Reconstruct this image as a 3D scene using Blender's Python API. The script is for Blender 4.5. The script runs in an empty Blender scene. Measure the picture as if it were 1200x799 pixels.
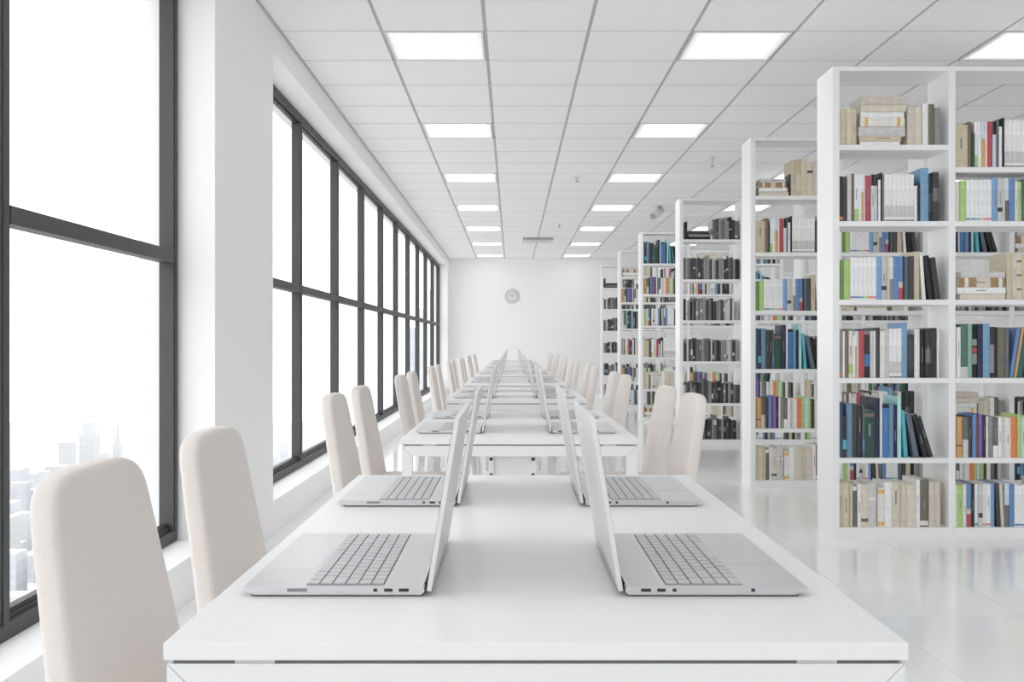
import bpy, bmesh, math, random
from mathutils import Vector, Matrix

# ------------------------------------------------------------------ camera
S = bpy.context.scene
C = S.collection
FPX = 1156.0                       # focal length in pixels of a 1200 px wide frame
EYE = 1.078
cam_d = bpy.data.cameras.new('camera')
cam_d.sensor_width = 36.0
cam_d.lens = 36.0 * FPX / 1200.0
cam_d.shift_y = 2.5 / 1200.0
cam_d.clip_start = 0.05
cam_d.clip_end = 9000
cam = bpy.data.objects.new('camera', cam_d)
cam.location = (0, 0, EYE)
cam.rotation_euler = (math.pi / 2, 0, 0)
C.objects.link(cam)
S.camera = cam

# ------------------------------------------------------------------ sky, light, exposure
W = bpy.data.worlds.new('overcast_sky')
S.world = W
W.use_nodes = True
bg = W.node_tree.nodes['Background']
bg.inputs[0].default_value = (0.97, 0.985, 1.0, 1)
SKY = 2.2
bg.inputs[1].default_value = SKY
LAMP = 2.6
S.view_settings.view_transform = 'Standard'
S.view_settings.look = 'None'
S.view_settings.gamma = 1
S.view_settings.use_curve_mapping = False
S.view_settings.exposure = 0.1
cy = S.cycles
cy.use_denoising = True
cy.max_bounces = 18
cy.diffuse_bounces = 14
cy.glossy_bounces = 5
cy.transmission_bounces = 6
cy.transparent_max_bounces = 12
cy.caustics_reflective = False
cy.caustics_refractive = False
cy.sample_clamp_indirect = 6

# ------------------------------------------------------------------ materials
def lin(c):
    c = c.lstrip('#')
    out = []
    for i in (0, 2, 4):
        v = int(c[i:i + 2], 16) / 255
        out.append(v / 12.92 if v <= 0.04045 else ((v + 0.055) / 1.055) ** 2.4)
    return tuple(out) + (1,)

MATS = {}
def mat(name, col, rough=0.5, metal=0.0, spec=0.5, noise=None, bump=None, sheen=0.0, coat=0.0):
    """noise = (scale, amount) colour variation; bump = (scale, strength)"""
    if name in MATS:
        return MATS[name]
    m = bpy.data.materials.new(name)
    m.use_nodes = True
    nt = m.node_tree
    b = nt.nodes['Principled BSDF']
    c = lin(col) if isinstance(col, str) else tuple(col) + (1,)
    b.inputs['Base Color'].default_value = c
    b.inputs['Roughness'].default_value = rough
    b.inputs['Metallic'].default_value = metal
    b.inputs['Specular IOR Level'].default_value = spec
    if sheen:
        b.inputs['Sheen Weight'].default_value = sheen
    if coat:
        b.inputs['Coat Weight'].default_value = coat
        b.inputs['Coat Roughness'].default_value = 0.05
    tc = None
    if noise or bump:
        tc = nt.nodes.new('ShaderNodeTexCoord')
    if noise:
        n = nt.nodes.new('ShaderNodeTexNoise')
        n.inputs['Scale'].default_value = noise[0]
        n.inputs['Detail'].default_value = 4
        nt.links.new(tc.outputs['Object'], n.inputs['Vector'])
        r = nt.nodes.new('ShaderNodeMapRange')
        r.inputs['From Min'].default_value = 0.3
        r.inputs['From Max'].default_value = 0.7
        r.inputs['To Min'].default_value = 1 - noise[1]
        r.inputs['To Max'].default_value = 1 + noise[1]
        nt.links.new(n.outputs['Fac'], r.inputs['Value'])
        h = nt.nodes.new('ShaderNodeVectorMath')
        h.operation = 'SCALE'
        h.inputs[0].default_value = c[:3]
        nt.links.new(r.outputs['Result'], h.inputs['Scale'])
        nt.links.new(h.outputs['Vector'], b.inputs['Base Color'])
    if bump:
        n2 = nt.nodes.new('ShaderNodeTexNoise')
        n2.inputs['Scale'].default_value = bump[0]
        n2.inputs['Detail'].default_value = 3
        nt.links.new(tc.outputs['Object'], n2.inputs['Vector'])
        bu = nt.nodes.new('ShaderNodeBump')
        bu.inputs['Strength'].default_value = bump[1]
        bu.inputs['Distance'].default_value = 0.002
        nt.links.new(n2.outputs['Fac'], bu.inputs['Height'])
        nt.links.new(bu.outputs['Normal'], b.inputs['Normal'])
    MATS[name] = m
    return m

def emis(name, col, strength):
    m = bpy.data.materials.new(name)
    m.use_nodes = True
    b = m.node_tree.nodes['Principled BSDF']
    b.inputs['Base Color'].default_value = (0.9, 0.9, 0.9, 1)
    b.inputs['Emission Color'].default_value = tuple(col) + (1,)
    b.inputs['Emission Strength'].default_value = strength
    MATS[name] = m
    return m

M_wall = mat('white_wall_paint', (0.90, 0.90, 0.90), 0.75, spec=0.2, bump=(220, 0.04))
M_ctile = mat('ceiling_tile_board', (0.95, 0.95, 0.95), 0.9, spec=0.1, noise=(180, 0.035), bump=(260, 0.25))
M_grid = mat('ceiling_grid_metal', (0.50, 0.50, 0.50), 0.5)
M_tee = mat('ceiling_cross_tee', (0.66, 0.66, 0.66), 0.6, spec=0.3)
M_slab = mat('ceiling_slab', (0.35, 0.35, 0.35), 0.9)
M_floor = mat('polished_floor_tile', (0.92, 0.922, 0.925), 0.13, spec=0.55, noise=(1.3, 0.025))
M_grout = mat('floor_grout', (0.50, 0.50, 0.50), 0.7)
M_frame = mat('dark_grey_window_frame', (0.075, 0.075, 0.076), 0.5, spec=0.3)
M_gasket = mat('black_gasket', (0.012, 0.012, 0.012), 0.5)
M_shelf = mat('white_laminate_shelf', (0.91, 0.91, 0.91), 0.42, spec=0.4)
M_table = mat('white_table_laminate', (0.825, 0.825, 0.825), 0.30, spec=0.4)
M_tframe = mat('white_powder_coat', (0.80, 0.80, 0.80), 0.35, spec=0.4)
M_spacer = mat('grey_spacer', (0.55, 0.55, 0.55), 0.5)
M_dark = mat('dark_plastic', (0.03, 0.03, 0.03), 0.45)
M_fabric = mat('cream_chair_fabric', (0.78, 0.725, 0.68), 0.92, spec=0.15, noise=(260, 0.04), bump=(700, 0.35), sheen=0.15)
M_silver = mat('brushed_silver', (0.70, 0.70, 0.71), 0.33, metal=0.85, noise=(120, 0.01))
M_key = mat('silver_key', (0.60, 0.60, 0.61), 0.4, metal=0.5)
M_well = mat('keyboard_well', (0.27, 0.27, 0.275), 0.5, metal=0.3)
M_grille = mat('speaker_grille', (0.68, 0.68, 0.685), 0.4, metal=0.7, noise=(140, 0.05), bump=(300, 0.2))
M_lid = mat('satin_silver_lid', (0.77, 0.77, 0.775), 0.38, metal=0.35)
M_shade = mat('painted_shade_grey', (0.16, 0.16, 0.165), 0.6)  # dark colour standing in for shade below tabletops and laptops
M_pad = mat('touchpad', (0.69, 0.69, 0.70), 0.3, metal=0.85)
M_screen = mat('dark_display_glass', (0.03, 0.03, 0.033), 0.08, spec=0.6)
M_pages = mat('book_pages', (0.80, 0.78, 0.72), 0.85, noise=(60, 0.05))
M_lampframe = mat('lamp_frame_white', (0.85, 0.85, 0.85), 0.4)
M_lamp = emis('lamp_diffuser', (1.0, 1.0, 0.995), LAMP)
M_rim = emis('lamp_acrylic_rim', (0.86, 0.96, 0.97), 0.35)
M_clockface = mat('clock_face', (0.74, 0.74, 0.74), 0.5)
M_clockrim = mat('clock_rim', (0.56, 0.56, 0.57), 0.5)
M_fixture = mat('ceiling_fixture_white', (0.74, 0.74, 0.74), 0.4)
M_fixdark = mat('ceiling_fixture_grey', (0.40, 0.40, 0.40), 0.5)

gm = bpy.data.materials.new('window_glass')
gm.use_nodes = True
nt = gm.node_tree
nt.nodes.remove(nt.nodes['Principled BSDF'])
tr = nt.nodes.new('ShaderNodeBsdfTransparent')
gl = nt.nodes.new('ShaderNodeBsdfGlossy')
gl.inputs['Roughness'].default_value = 0.02
mx = nt.nodes.new('ShaderNodeMixShader')
mx.inputs[0].default_value = 0.03
nt.links.new(tr.outputs[0], mx.inputs[1])
nt.links.new(gl.outputs[0], mx.inputs[2])
nt.links.new(mx.outputs[0], nt.nodes['Material Output'].inputs['Surface'])
M_glass = gm

# ------------------------------------------------------------------ mesh helpers
def box(bm, x0, x1, y0, y1, z0, z1, mi=0):
    v = [bm.verts.new(p) for p in ((x0, y0, z0), (x1, y0, z0), (x1, y1, z0), (x0, y1, z0),
                                   (x0, y0, z1), (x1, y0, z1), (x1, y1, z1), (x0, y1, z1))]
    for q in ((3, 2, 1, 0), (4, 5, 6, 7), (0, 1, 5, 4), (1, 2, 6, 5), (2, 3, 7, 6), (3, 0, 4, 7)):
        f = bm.faces.new([v[i] for i in q])
        f.material_index = mi
    return v

def cyl(bm, p0, p1, r0, r1=None, seg=16):
    r1 = r0 if r1 is None else r1
    p0, p1 = Vector(p0), Vector(p1)
    d = (p1 - p0).normalized()
    a = Vector((1, 0, 0)) if abs(d.x) < 0.9 else Vector((0, 1, 0))
    u = d.cross(a).normalized()
    w = d.cross(u)
    A, B = [], []
    for i in range(seg):
        t = 2 * math.pi * i / seg
        o = u * math.cos(t) + w * math.sin(t)
        A.append(bm.verts.new(p0 + o * r0))
        B.append(bm.verts.new(p1 + o * r1))
    for i in range(seg):
        j = (i + 1) % seg
        f = bm.faces.new((A[i], A[j], B[j], B[i]))
        f.smooth = True
    bm.faces.new(A[::-1])
    bm.faces.new(B)

def prism(bm, pts, axis, a0, a1):
    """extrude a 2-D outline along an axis; pts in the two other axes (x,y,z order)"""
    def P(p, a):
        if axis == 'x': return (a, p[0], p[1])
        if axis == 'y': return (p[0], a, p[1])
        return (p[0], p[1], a)
    A = [bm.verts.new(P(p, a0)) for p in pts]
    B = [bm.verts.new(P(p, a1)) for p in pts]
    n = len(pts)
    for i in range(n):
        bm.faces.new((A[i], A[(i + 1) % n], B[(i + 1) % n], B[i]))
    bm.faces.new(A[::-1])
    bm.faces.new(B)
    bmesh.ops.recalc_face_normals(bm, faces=bm.faces)

def bevel(bm, w, seg=2):
    bmesh.ops.bevel(bm, geom=list(bm.edges), offset=w, segments=seg, profile=0.5, affect='EDGES')

def mesh(name, bm, *mats):
    me = bpy.data.meshes.new(name)
    bmesh.ops.recalc_face_normals(bm, faces=bm.faces)
    bm.to_mesh(me)
    bm.free()
    for m in mats:
        me.materials.append(m)
    return me

def link(name, me, parent=None, loc=(0, 0, 0), rot=(0, 0, 0)):
    o = bpy.data.objects.new(name, me)
    C.objects.link(o)
    o.parent = parent
    o.location = loc
    o.rotation_euler = rot
    return o

def bobj(name, m, parent, *b, bev=0, seg=2):
    """one mesh object made of boxes"""
    bm = bmesh.new()
    for q in b:
        box(bm, *q)
    if bev:
        bevel(bm, bev, seg)
    return link(name, mesh(name, bm, m), parent)

def tag(o, label, cat, group=None):
    o['label'] = label
    o['category'] = cat
    if group:
        o['group'] = group
    return o

def thing(name, label, cat, loc=(0, 0, 0), rz=0, group=None):
    o = link(name, None, None, loc, (0, 0, rz))
    return tag(o, label, cat, group)

def struct(o):
    o['kind'] = 'structure'
    return o

def stuff(o):
    o['kind'] = 'stuff'
    return o

def dup(root, loc, rz, label):
    r = root.copy(); C.objects.link(r)
    r.location = loc; r.rotation_euler = (0, 0, rz); r['label'] = label
    for ch in list(root.children):
        c = ch.copy(); C.objects.link(c); c.parent = r
        for g in list(ch.children):
            d = g.copy(); C.objects.link(d); d.parent = c
    return r

def px(x, y, z):
    """pixel in the 1200x799 frame of a point in the room"""
    return 600 + x * FPX / y, 402 - (z - EYE) * FPX / y

ORD = ['zeroth', 'first', 'second', 'third', 'fourth', 'fifth', 'sixth', 'seventh', 'eighth', 'ninth', 'tenth',
       'eleventh', 'twelfth', 'thirteenth', 'fourteenth', 'fifteenth', 'sixteenth', 'seventeenth', 'eighteenth',
       'nineteenth', 'twentieth'] + ['twenty-' + s for s in
       ('first', 'second', 'third', 'fourth', 'fifth', 'sixth', 'seventh', 'eighth', 'ninth')] + ['thirtieth'] + \
      ['thirty-' + s for s in ('first', 'second', 'third', 'fourth', 'fifth', 'sixth', 'seventh', 'eighth', 'ninth')]

# ------------------------------------------------------------------ room shell
XL, XO = -1.347, -1.695            # inner and outer face of the window wall
XR = 7.6
YB, YF = -7.0, 21.07               # rear wall, set back out of view for added skylight, and clock wall
HC = 2.886
SILL, HEAD = 0.185, 2.722
W1 = (-6.01, 4.475)                # window openings along y; first lengthened behind the camera for added skylight
W2 = (5.561, 20.62)

bm = bmesh.new()
box(bm, XO, XL, YB - 0.3, YF + 0.3, -0.3, SILL)
box(bm, XO, XL, YB - 0.3, YF + 0.3, HEAD, HC + 0.3)
for a, b in ((YB - 0.3, W1[0]), (W1[1], W2[0]), (W2[1], YF + 0.3)):
    box(bm, XO, XL, a, b, SILL, HEAD)
struct(link('wall_left', mesh('wall_left', bm, M_wall)))
struct(bobj('wall_far', M_wall, None, (XL, XR, YF, YF + 0.3, 0, HC + 0.3)))
struct(bobj('wall_right', M_wall, None, (XR, XR + 0.3, YB, YF + 0.3, 0, HC + 0.3)))
struct(bobj('wall_rear', M_wall, None, (XL, XR, YB - 0.3, YB, 0, HC + 0.3)))

# floor: grout bed with tiles
floor = struct(bobj('floor', M_grout, None, (XL, XR + 0.3, YB - 0.3, YF + 0.3, -0.3, -0.0015)))
TX, TY = 0.57, 1.2
tiles = []
i0 = math.floor((XL - 1.447) / TX); i1 = math.ceil((XR - 1.447) / TX)
j0 = math.floor((YB - 3.89) / TY); j1 = math.ceil((YF - 3.89) / TY)
for i in range(i0, i1):
    for j in range(j0, j1):
        x0, x1 = 1.447 + i * TX, 1.447 + (i + 1) * TX
        y0, y1 = 3.89 + j * TY, 3.89 + (j + 1) * TY
        cx0, cx1, cy0, cy1 = max(x0, XL), min(x1, XR), max(y0, YB), min(y1, YF)
        if cx1 - cx0 < 0.02 or cy1 - cy0 < 0.02:
            continue
        ym = (cy0 + cy1) / 2
        a = 0
        if ym > 1.2:
            u = px((cx0 + cx1) / 2, ym, 0)[0]
            a = (1 if -80 < u < 1280 else 0.02) * (cx1 - cx0) * (cy1 - cy0) / ym ** 3
        tiles.append((a, cx0, cx1, cy0, cy1))
tiles.sort(reverse=True)
shared = {}
rest = bmesh.new()
for k, (a, x0, x1, y0, y1) in enumerate(tiles):
    g = 0.0012
    if k < 300:
        key = (round(x1 - x0, 3), round(y1 - y0, 3))
        if key not in shared:
            b = bmesh.new()
            w, d = key[0] / 2 - g, key[1] / 2 - g
            box(b, -w, w, -d, d, -0.009, 0)
            shared[key] = mesh('floor_tile', b, M_floor)
        link('floor_tile', shared[key], floor, ((x0 + x1) / 2, (y0 + y1) / 2, 0))
    else:
        box(rest, x0 + g, x1 - g, y0 + g, y1 - g, -0.009, 0)
stuff(link('floor_tiles_beyond', mesh('floor_tiles_beyond', rest, M_floor), floor))

# ceiling: slab, lay-in tiles, grid, lamps
CX0, CY0, CT = -0.155, 5.713, 0.6
ceil = struct(bobj('ceiling', M_slab, None, (XL, XR, YB, YF, HC + 0.08, HC + 0.28)))
LCOL = {-1: 0, 2: 1, 5: 2, 8: 3}     # columns that hold lamps
def is_lamp(i, j):
    return i in LCOL and j % 4 == 0 and -18 < j < 26
ct = []
lamps = []
for i in range(-2, 14):
    for j in range(-22, 27):
        x0, x1 = CX0 + i * CT, CX0 + (i + 1) * CT
        y0, y1 = CY0 + j * CT, CY0 + (j + 1) * CT
        cx0, cx1, cy0, cy1 = max(x0, XL), min(x1, XR), max(y0, YB), min(y1, YF)
        if cx1 - cx0 < 0.02 or cy1 - cy0 < 0.02:
            continue
        if is_lamp(i, j):
            lamps.append((i, j, x0, y0))
            continue
        ym = (cy0 + cy1) / 2
        a = 0
        if ym > 4.6:
            u = px((cx0 + cx1) / 2, ym, HC)[0]
            a = (1 if -80 < u < 1280 else 0.02) * (0.3 if (cx0 > 2.2 and ym > 6.5) else 1) * (cx1 - cx0) * (cy1 - cy0) / ym ** 3
        ct.append((a, cx0, cx1, cy0, cy1))
ct.sort(reverse=True)
shared = {}
rest = bmesh.new()
for k, (a, x0, x1, y0, y1) in enumerate(ct):
    gx, gy = 0.0105, 0.005
    if k < 300:
        key = (round(x1 - x0, 3), round(y1 - y0, 3))
        if key not in shared:
            b = bmesh.new()
            w, d = key[0] / 2 - gx, key[1] / 2 - gy
            box(b, -w, w, -d, d, 0, 0.014)
            shared[key] = mesh('ceiling_tile', b, M_ctile)
        link('ceiling_tile', shared[key], ceil, ((x0 + x1) / 2, (y0 + y1) / 2, HC))
    else:
        box(rest, x0 + gx, x1 - gx, y0 + gy, y1 - gy, HC, HC + 0.014)
stuff(link('ceiling_tiles_beyond', mesh('ceiling_tiles_beyond', rest, M_ctile), ceil))
for i in range(-1, 14):
    x = CX0 + i * CT
    if XL < x < XR:
        bobj('grid_runner', M_grid, ceil, (x - 0.012, x + 0.012, YB, YF, HC + 0.006, HC + 0.03))
for j in range(-21, 27):
    y = CY0 + j * CT
    if YB < y < YF:
        bobj('cross_tee', M_tee, ceil, (XL, XR, y - 0.0058, y + 0.0058, HC - 0.0012, HC + 0.025))
bobj('edge_trim', M_grid, ceil, (XL, XL + 0.014, YB, YF, HC - 0.006, HC + 0.02),)

def make_lamp():
    t = thing('ceiling_light', 'x', 'ceiling light', group='square light panels set in the tiled ceiling')
    w, b1, b2 = 0.286, 0.014, 0.045
    f = bmesh.new()
    for q in ((-w, w, -w, -w + b1), (-w, w, w - b1, w), (-w, -w + b1, -w + b1, w - b1), (w - b1, w, -w + b1, w - b1)):
        box(f, *q, -0.003, 0.03)
    link('frame', mesh('frame', f, M_lampframe), t)
    r = bmesh.new()
    a, c = w - b1, w - b2
    for q in ((-a, a, -a, -c), (-a, a, c, a), (-a, -c, -c, c), (c, a, -c, c)):
        box(r, *q, 0.002, 0.02)
    link('acrylic_rim', mesh('acrylic_rim', r, M_rim), t)
    bobj('diffuser', M_lamp, t, (-c, c, -c, c, 0.004, 0.02))
    return t
rowname = {0: 'nearest the windows', 1: 'beside the aisle', 2: 'above the bookcases', 3: 'farthest from windows'}
lamp0 = make_lamp()
first = True
for i, j, x0, y0 in lamps:
    n = (24 - j) // 4 + 1
    lab = 'square white ceiling light, row %s, %s from the clock wall' % (rowname[LCOL[i]], ORD[n])
    p = (x0 + CT / 2, y0 + CT / 2, HC)
    if first:
        lamp0.location = p; lamp0['label'] = lab; first = False
    else:
        dup(lamp0, p, 0, lab)

# windows
XF = -1.517                          # room face of the window frame
def window(n, y0, y1, ys, label):
    root = struct(link('window_%d' % n, None, None, (0, 0, 0)))
    fx0, fx1, g = XF - 0.064, XF, 0.055
    bobj('bottom_rail', M_frame, root, (fx0, fx1, y0, y1, SILL, SILL + 0.05))
    bobj('bottom_bead', M_frame, root, (fx0 + 0.008, fx1 - 0.018, y0 + 0.03, y1 - 0.03, SILL + 0.05, SILL + 0.066))
    bobj('gasket', M_gasket, root, (fx0 + 0.012, fx1 - 0.022, y0 + 0.03, y1 - 0.03, SILL + 0.066, SILL + 0.082))
    bobj('top_rail', M_frame, root, (fx0, fx1, y0, y1, HEAD - 0.055, HEAD))
    bobj('gasket', M_gasket, root, (fx0 + 0.012, fx1 - 0.022, y0 + 0.03, y1 - 0.03, HEAD - 0.068, HEAD - 0.055))
    edges = []
    for y in ys:
        a = max(y - g, y0); b = min(y, y1)
        if y == ys[0]:
            a, b = y0, y0 + g
        bobj('mullion', M_frame, root, (fx0, fx1, a, b, SILL + 0.05, HEAD - 0.055))
        bobj('mullion_cap', M_frame, root, (fx1 - 0.002, fx1 + 0.005, a + 0.010, b - 0.010, SILL + 0.05, HEAD - 0.055))
        edges.append((a, b))
    for (a, b), (c, d) in zip(edges, edges[1:]):
        bobj('transom', M_frame, root, (fx0 + 0.006, fx1 + 0.004, b, c, 1.438, 1.494))
        bobj('pane', M_glass, root, (fx0 + 0.016, fx0 + 0.024, b - 0.008, c + 0.008, 1.486, HEAD - 0.047))
        bobj('pane', M_glass, root, (fx0 + 0.016, fx0 + 0.024, b - 0.008, c + 0.008, SILL + 0.042, 1.446))
window(1, W1[0], W1[1], [W1[0], -4.495, -3.0, -1.505, -0.01, 1.485, 2.98, W1[1]], '')
window(2, W2[0], W2[1], [W2[0]] + [7.13 + 1.5 * k for k in range(9)] + [W2[1]], '')

# ------------------------------------------------------------------ wall clock, ceiling fittings
t = thing('wall_clock', 'round grey wall clock hanging on the white far wall', 'clock', (0.0, YF, 2.08))
b = bmesh.new(); cyl(b, (0, 0, 0), (0, -0.03, 0), 0.148, 0.148, 40); link('case', mesh('case', b, M_clockrim), t)
b = bmesh.new(); cyl(b, (0, -0.028, 0), (0, -0.034, 0), 0.118, 0.118, 40); link('dial', mesh('dial', b, M_clockface), t)
dial = t.children[1]
for k in range(12):
    a = k * math.pi / 6
    b = bmesh.new()
    box(b, -0.005, 0.005, -0.037, -0.034, 0.088, 0.108)
    link('hour_mark', mesh('hour_mark', b, M_fixdark), dial, (0, 0, 0), (0, a, 0))
for nm, L, wd, ang in (('hour_hand', 0.06, 0.006, 305), ('minute_hand', 0.09, 0.004, 60)):
    b = bmesh.new(); box(b, -wd, wd, -0.041, -0.037, -0.012, L)
    link(nm, mesh(nm, b, M_fixdark), t, (0, 0, 0), (0, math.radians(ang), 0))

def sprinkler(x, y, label, drop=0.05):
    t = thing('sprinkler', label, 'sprinkler', (x, y, HC), 0, 'fire sprinklers under the ceiling')
    b = bmesh.new(); cyl(b, (0, 0, 0), (0, 0, -0.008), 0.035, 0.03, 20); link('escutcheon', mesh('escutcheon', b, M_fixture), t)
    b = bmesh.new(); cyl(b, (0, 0, -0.008), (0, 0, -drop), 0.011, 0.011, 10); link('stem', mesh('stem', b, M_fixture), t)
    b = bmesh.new(); cyl(b, (0, 0, -drop), (0, 0, -drop - 0.006), 0.02, 0.02, 14); link('deflector', mesh('deflector', b, M_fixdark), t)
sprinkler(1.95, 9.6, 'long-stemmed sprinkler under the ceiling above the tall bookcases', 0.085)
sprinkler(0.71, 10.75, 'small sprinkler under the ceiling between the two lamp rows beside the tables', 0.045)
sprinkler(0.72, 15.0, 'small sprinkler under the ceiling just before the air conditioner', 0.045)

t = thing('security_camera', 'grey bullet security camera hung from ceiling above the bookcase aisle', 'camera', (1.93, 13.0, HC))
b = bmesh.new(); cyl(b, (0, 0, 0), (0, 0, -0.012), 0.055, 0.055, 20); link('mount_plate', mesh('mount_plate', b, M_fixture), t)
b = bmesh.new(); cyl(b, (0, 0, -0.012), (-0.015, 0, -0.075), 0.016, 0.016, 12); link('arm', mesh('arm', b, M_fixture), t)
b = bmesh.new(); cyl(b, (0.035, 0.05, -0.055), (-0.085, -0.1, -0.15), 0.05, 0.05, 20); link('housing', mesh('housing', b, M_fixture), t)
b = bmesh.new(); cyl(b, (-0.085, -0.1, -0.15), (-0.0905, -0.107, -0.1545), 0.04, 0.036, 20); link('lens', mesh('lens', b, M_fixdark), t)

t = thing('air_conditioner', 'flat square ceiling air conditioner with grey front edge near the far wall', 'air conditioner', (0.445, 17.1, HC))
bobj('housing', M_fixdark, t, (-0.255, 0.255, -0.24, 0.24, -0.04, 0), bev=0.004)
bobj('panel', M_fixture, t, (-0.245, 0.245, -0.23, 0.23, -0.046, -0.04))
for s in (-1, 1):
    bobj('vent_slot', M_dark, t, (-0.2, 0.2, s * 0.185 - 0.012, s * 0.185 + 0.012, -0.0475, -0.046))

# ------------------------------------------------------------------ tables
TX0, TX1 = -0.3834, 0.4362
TL, TP, TZ, TT = 1.378, 2.31, 0.749, 0.0196
TYF = 1.083
NT = 8
def make_table():
    t = thing('work_table', 'x', 'table', group='white work tables set end to end')
    hw = (TX1 - TX0) / 2
    zt = TZ - TT
    bobj('tabletop', M_table, t, (-hw, hw, 0, TL, zt, TZ), bev=0.0018)
    gap, bar, bd = 0.0048, 0.036, 0.036
    zb = zt - gap
    for s in (0, 1):
        y0, y1 = (0.004, 0.004 + bd) if s == 0 else (TL - 0.004 - bd, TL - 0.004)
        o = hw - 0.003
        b = bmesh.new()
        e = 0.0006
        prism(b, [(-o + e, zb), (o - e, zb), (o - bar - e, zb - bar), (-o + bar + e, zb - bar)], 'y', y0, y1)
        link('crossbar', mesh('crossbar', b, M_tframe), t)
        for q in (-1, 1):
            b = bmesh.new()
            prism(b, [(q * o, zb - e), (q * (o - bar), zb - bar - e), (q * (o - bar), 0), (q * o, 0)], 'y', y0, y1)
            link('leg', mesh('leg', b, M_tframe), t)
        for q in (-1, 1):
            cx = q * 0.31
            bobj('spacer', M_spacer, t, (cx - 0.022, cx + 0.022, y0 + 0.001, y1, zb, zt))
        bobj('gap_shade_strip', M_shade, t, (-o + 0.006, o - 0.006, y0 + 0.003, y1 - 0.003, zb, zt))  # dark strip painting the shade in the gap below the tabletop
    for q in (-1, 1):
        bobj('side_rail', M_tframe, t, (q * 0.30 - 0.015, q * 0.30 + 0.015, 0.054, TL - 0.054, zb - 0.034, zb))
    # cable column in the middle with screw heads on its corner posts
    cxm = -0.026
    col = bobj('cable_column', M_tframe, t, (cxm - 0.066, cxm + 0.066, 0.09, 0.16, 0, zb - 0.034))
    for q in (-1, 1):
        bobj('corner_post', M_table, col, (cxm + q * 0.074 - 0.008, cxm + q * 0.074 + 0.008, 0.08, 0.17, 0, zb - 0.034))
        for zz in (0.055, 0.11):
            b = bmesh.new(); cyl(b, (cxm + q * 0.074, 0.08, zb - zz), (cxm + q * 0.074, 0.077, zb - zz), 0.006, 0.006, 10)
            link('screw', mesh('screw', b, M_dark), col)
    bobj('cable_tray', M_tframe, t, (cxm - 0.06, cxm + 0.06, 0.17, TL - 0.1, zb - 0.07, zb - 0.045))
    return t
def tname(k):
    n = NT - k
    return 'table nearest the clock wall' if n == 1 else ('table farthest from clock wall' if k == 0 else '%s table from clock wall' % ORD[n])
tb0 = make_table()
for k in range(NT):
    p = ((TX0 + TX1) / 2, TYF + TP * k, 0)
    lab = 'long white work ' + tname(k) + ', bearing four open laptops'
    if k == 0:
        tb0.location = p; tb0['label'] = lab
    else:
        dup(tb0, p, 0, lab)

# ------------------------------------------------------------------ chairs (built facing +x)
def make_chair():
    t = thing('chair', 'x', 'chair', group='cream high-backed chairs along the tables')
    # backrest: tapered panel with round top corners, leaning back
    z0, z1 = 0.43, 0.882
    wb, wt, r, th = 0.238, 0.175, 0.075, 0.044
    pts = []
    def wid(z):
        return wb + (wt - wb) * (z - z0) / (z1 - z0)
    pts.append((-wb, z0)); pts.append((wb, z0))
    hcap = 0.10                          # height of the rounded top
    zc = z1 - hcap
    for i in range(1, 5):
        z = z0 + (zc - z0) * i / 5
        pts.append((wid(z), z))
    n = 28
    for i in range(n + 1):
        a = math.pi * i / n
        ca, sa = math.cos(a), math.sin(a)
        z = zc + hcap * abs(sa) ** (2 / 4.2)
        pts.append((math.copysign(abs(ca) ** (2 / 4.2), ca) * wid(z), z))
    for i in range(4, 0, -1):
        z = z0 + (zc - z0) * i / 5
        pts.append((-wid(z), z))
    b = bmesh.new()
    A = [b.verts.new((0, y, z)) for y, z in pts]
    B = [b.verts.new((-th, y, z)) for y, z in pts]
    m = len(pts)
    b.faces.new(A); b.faces.new(B[::-1])
    for i in range(m):
        b.faces.new((A[i], B[i], B[(i + 1) % m], A[(i + 1) % m]))
    bmesh.ops.recalc_face_normals(b, faces=b.faces)
    rim = [e for e in b.edges if abs(e.verts[0].co.x - e.verts[1].co.x) < 1e-6]
    bmesh.ops.bevel(b, geom=rim, offset=0.013, segments=4, profile=0.5, affect='EDGES', clamp_overlap=True)
    for f in b.faces:
        f.smooth = True
    lean = 0.17
    for v in b.verts:
        v.co.x += -lean * (v.co.z - 0.48) - 0.215
    o = link('backrest', mesh('backrest', b, M_fabric), t)
    try:
        o.data.set_sharp_from_angle(angle=math.radians(50))
    except Exception:
        pass
    # seat cushion
    b = bmesh.new()
    pts = [(-0.21, -0.15), (0.14, -0.15)]
    for i in range(7):
        a = -math.pi / 2 + math.pi / 2 * i / 6
        pts.append((0.14 + 0.06 * math.cos(a), -0.09 + 0.06 * math.sin(a)))
    for i in range(7):
        a = math.pi / 2 * i / 6
        pts.append((0.14 + 0.06 * math.cos(a), 0.09 + 0.06 * math.sin(a)))
    pts += [(-0.21, 0.15)]
    P2 = []
    for p in pts:
        if not P2 or (abs(p[0] - P2[-1][0]) + abs(p[1] - P2[-1][1])) > 1e-4:
            P2.append(p)
    prism(b, P2, 'z', 0.405, 0.47)
    hor = [e for e in b.edges if abs(e.verts[0].co.z - e.verts[1].co.z) < 1e-6]
    bmesh.ops.bevel(b, geom=hor, offset=0.018, segments=3, profile=0.5, affect='EDGES')
    for f in b.faces:
        f.smooth = True
    link('seat', mesh('seat', b, M_fabric), t)
    bobj('seat_frame', M_tframe, t, (-0.19, 0.17, -0.13, 0.13, 0.393, 0.405))
    for sx, sy in ((-1, -1), (-1, 1), (1, -1), (1, 1)):
        b = bmesh.new()
        cyl(b, (sx * 0.16 - 0.01, sy * 0.115, 0.395), (sx * 0.19 - 0.01, sy * 0.135, 0.0), 0.014, 0.009, 12)
        link('leg', mesh('leg', b, M_tframe), t)
    return t
ch0 = make_chair()
first = True
CHX = 0.395
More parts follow.
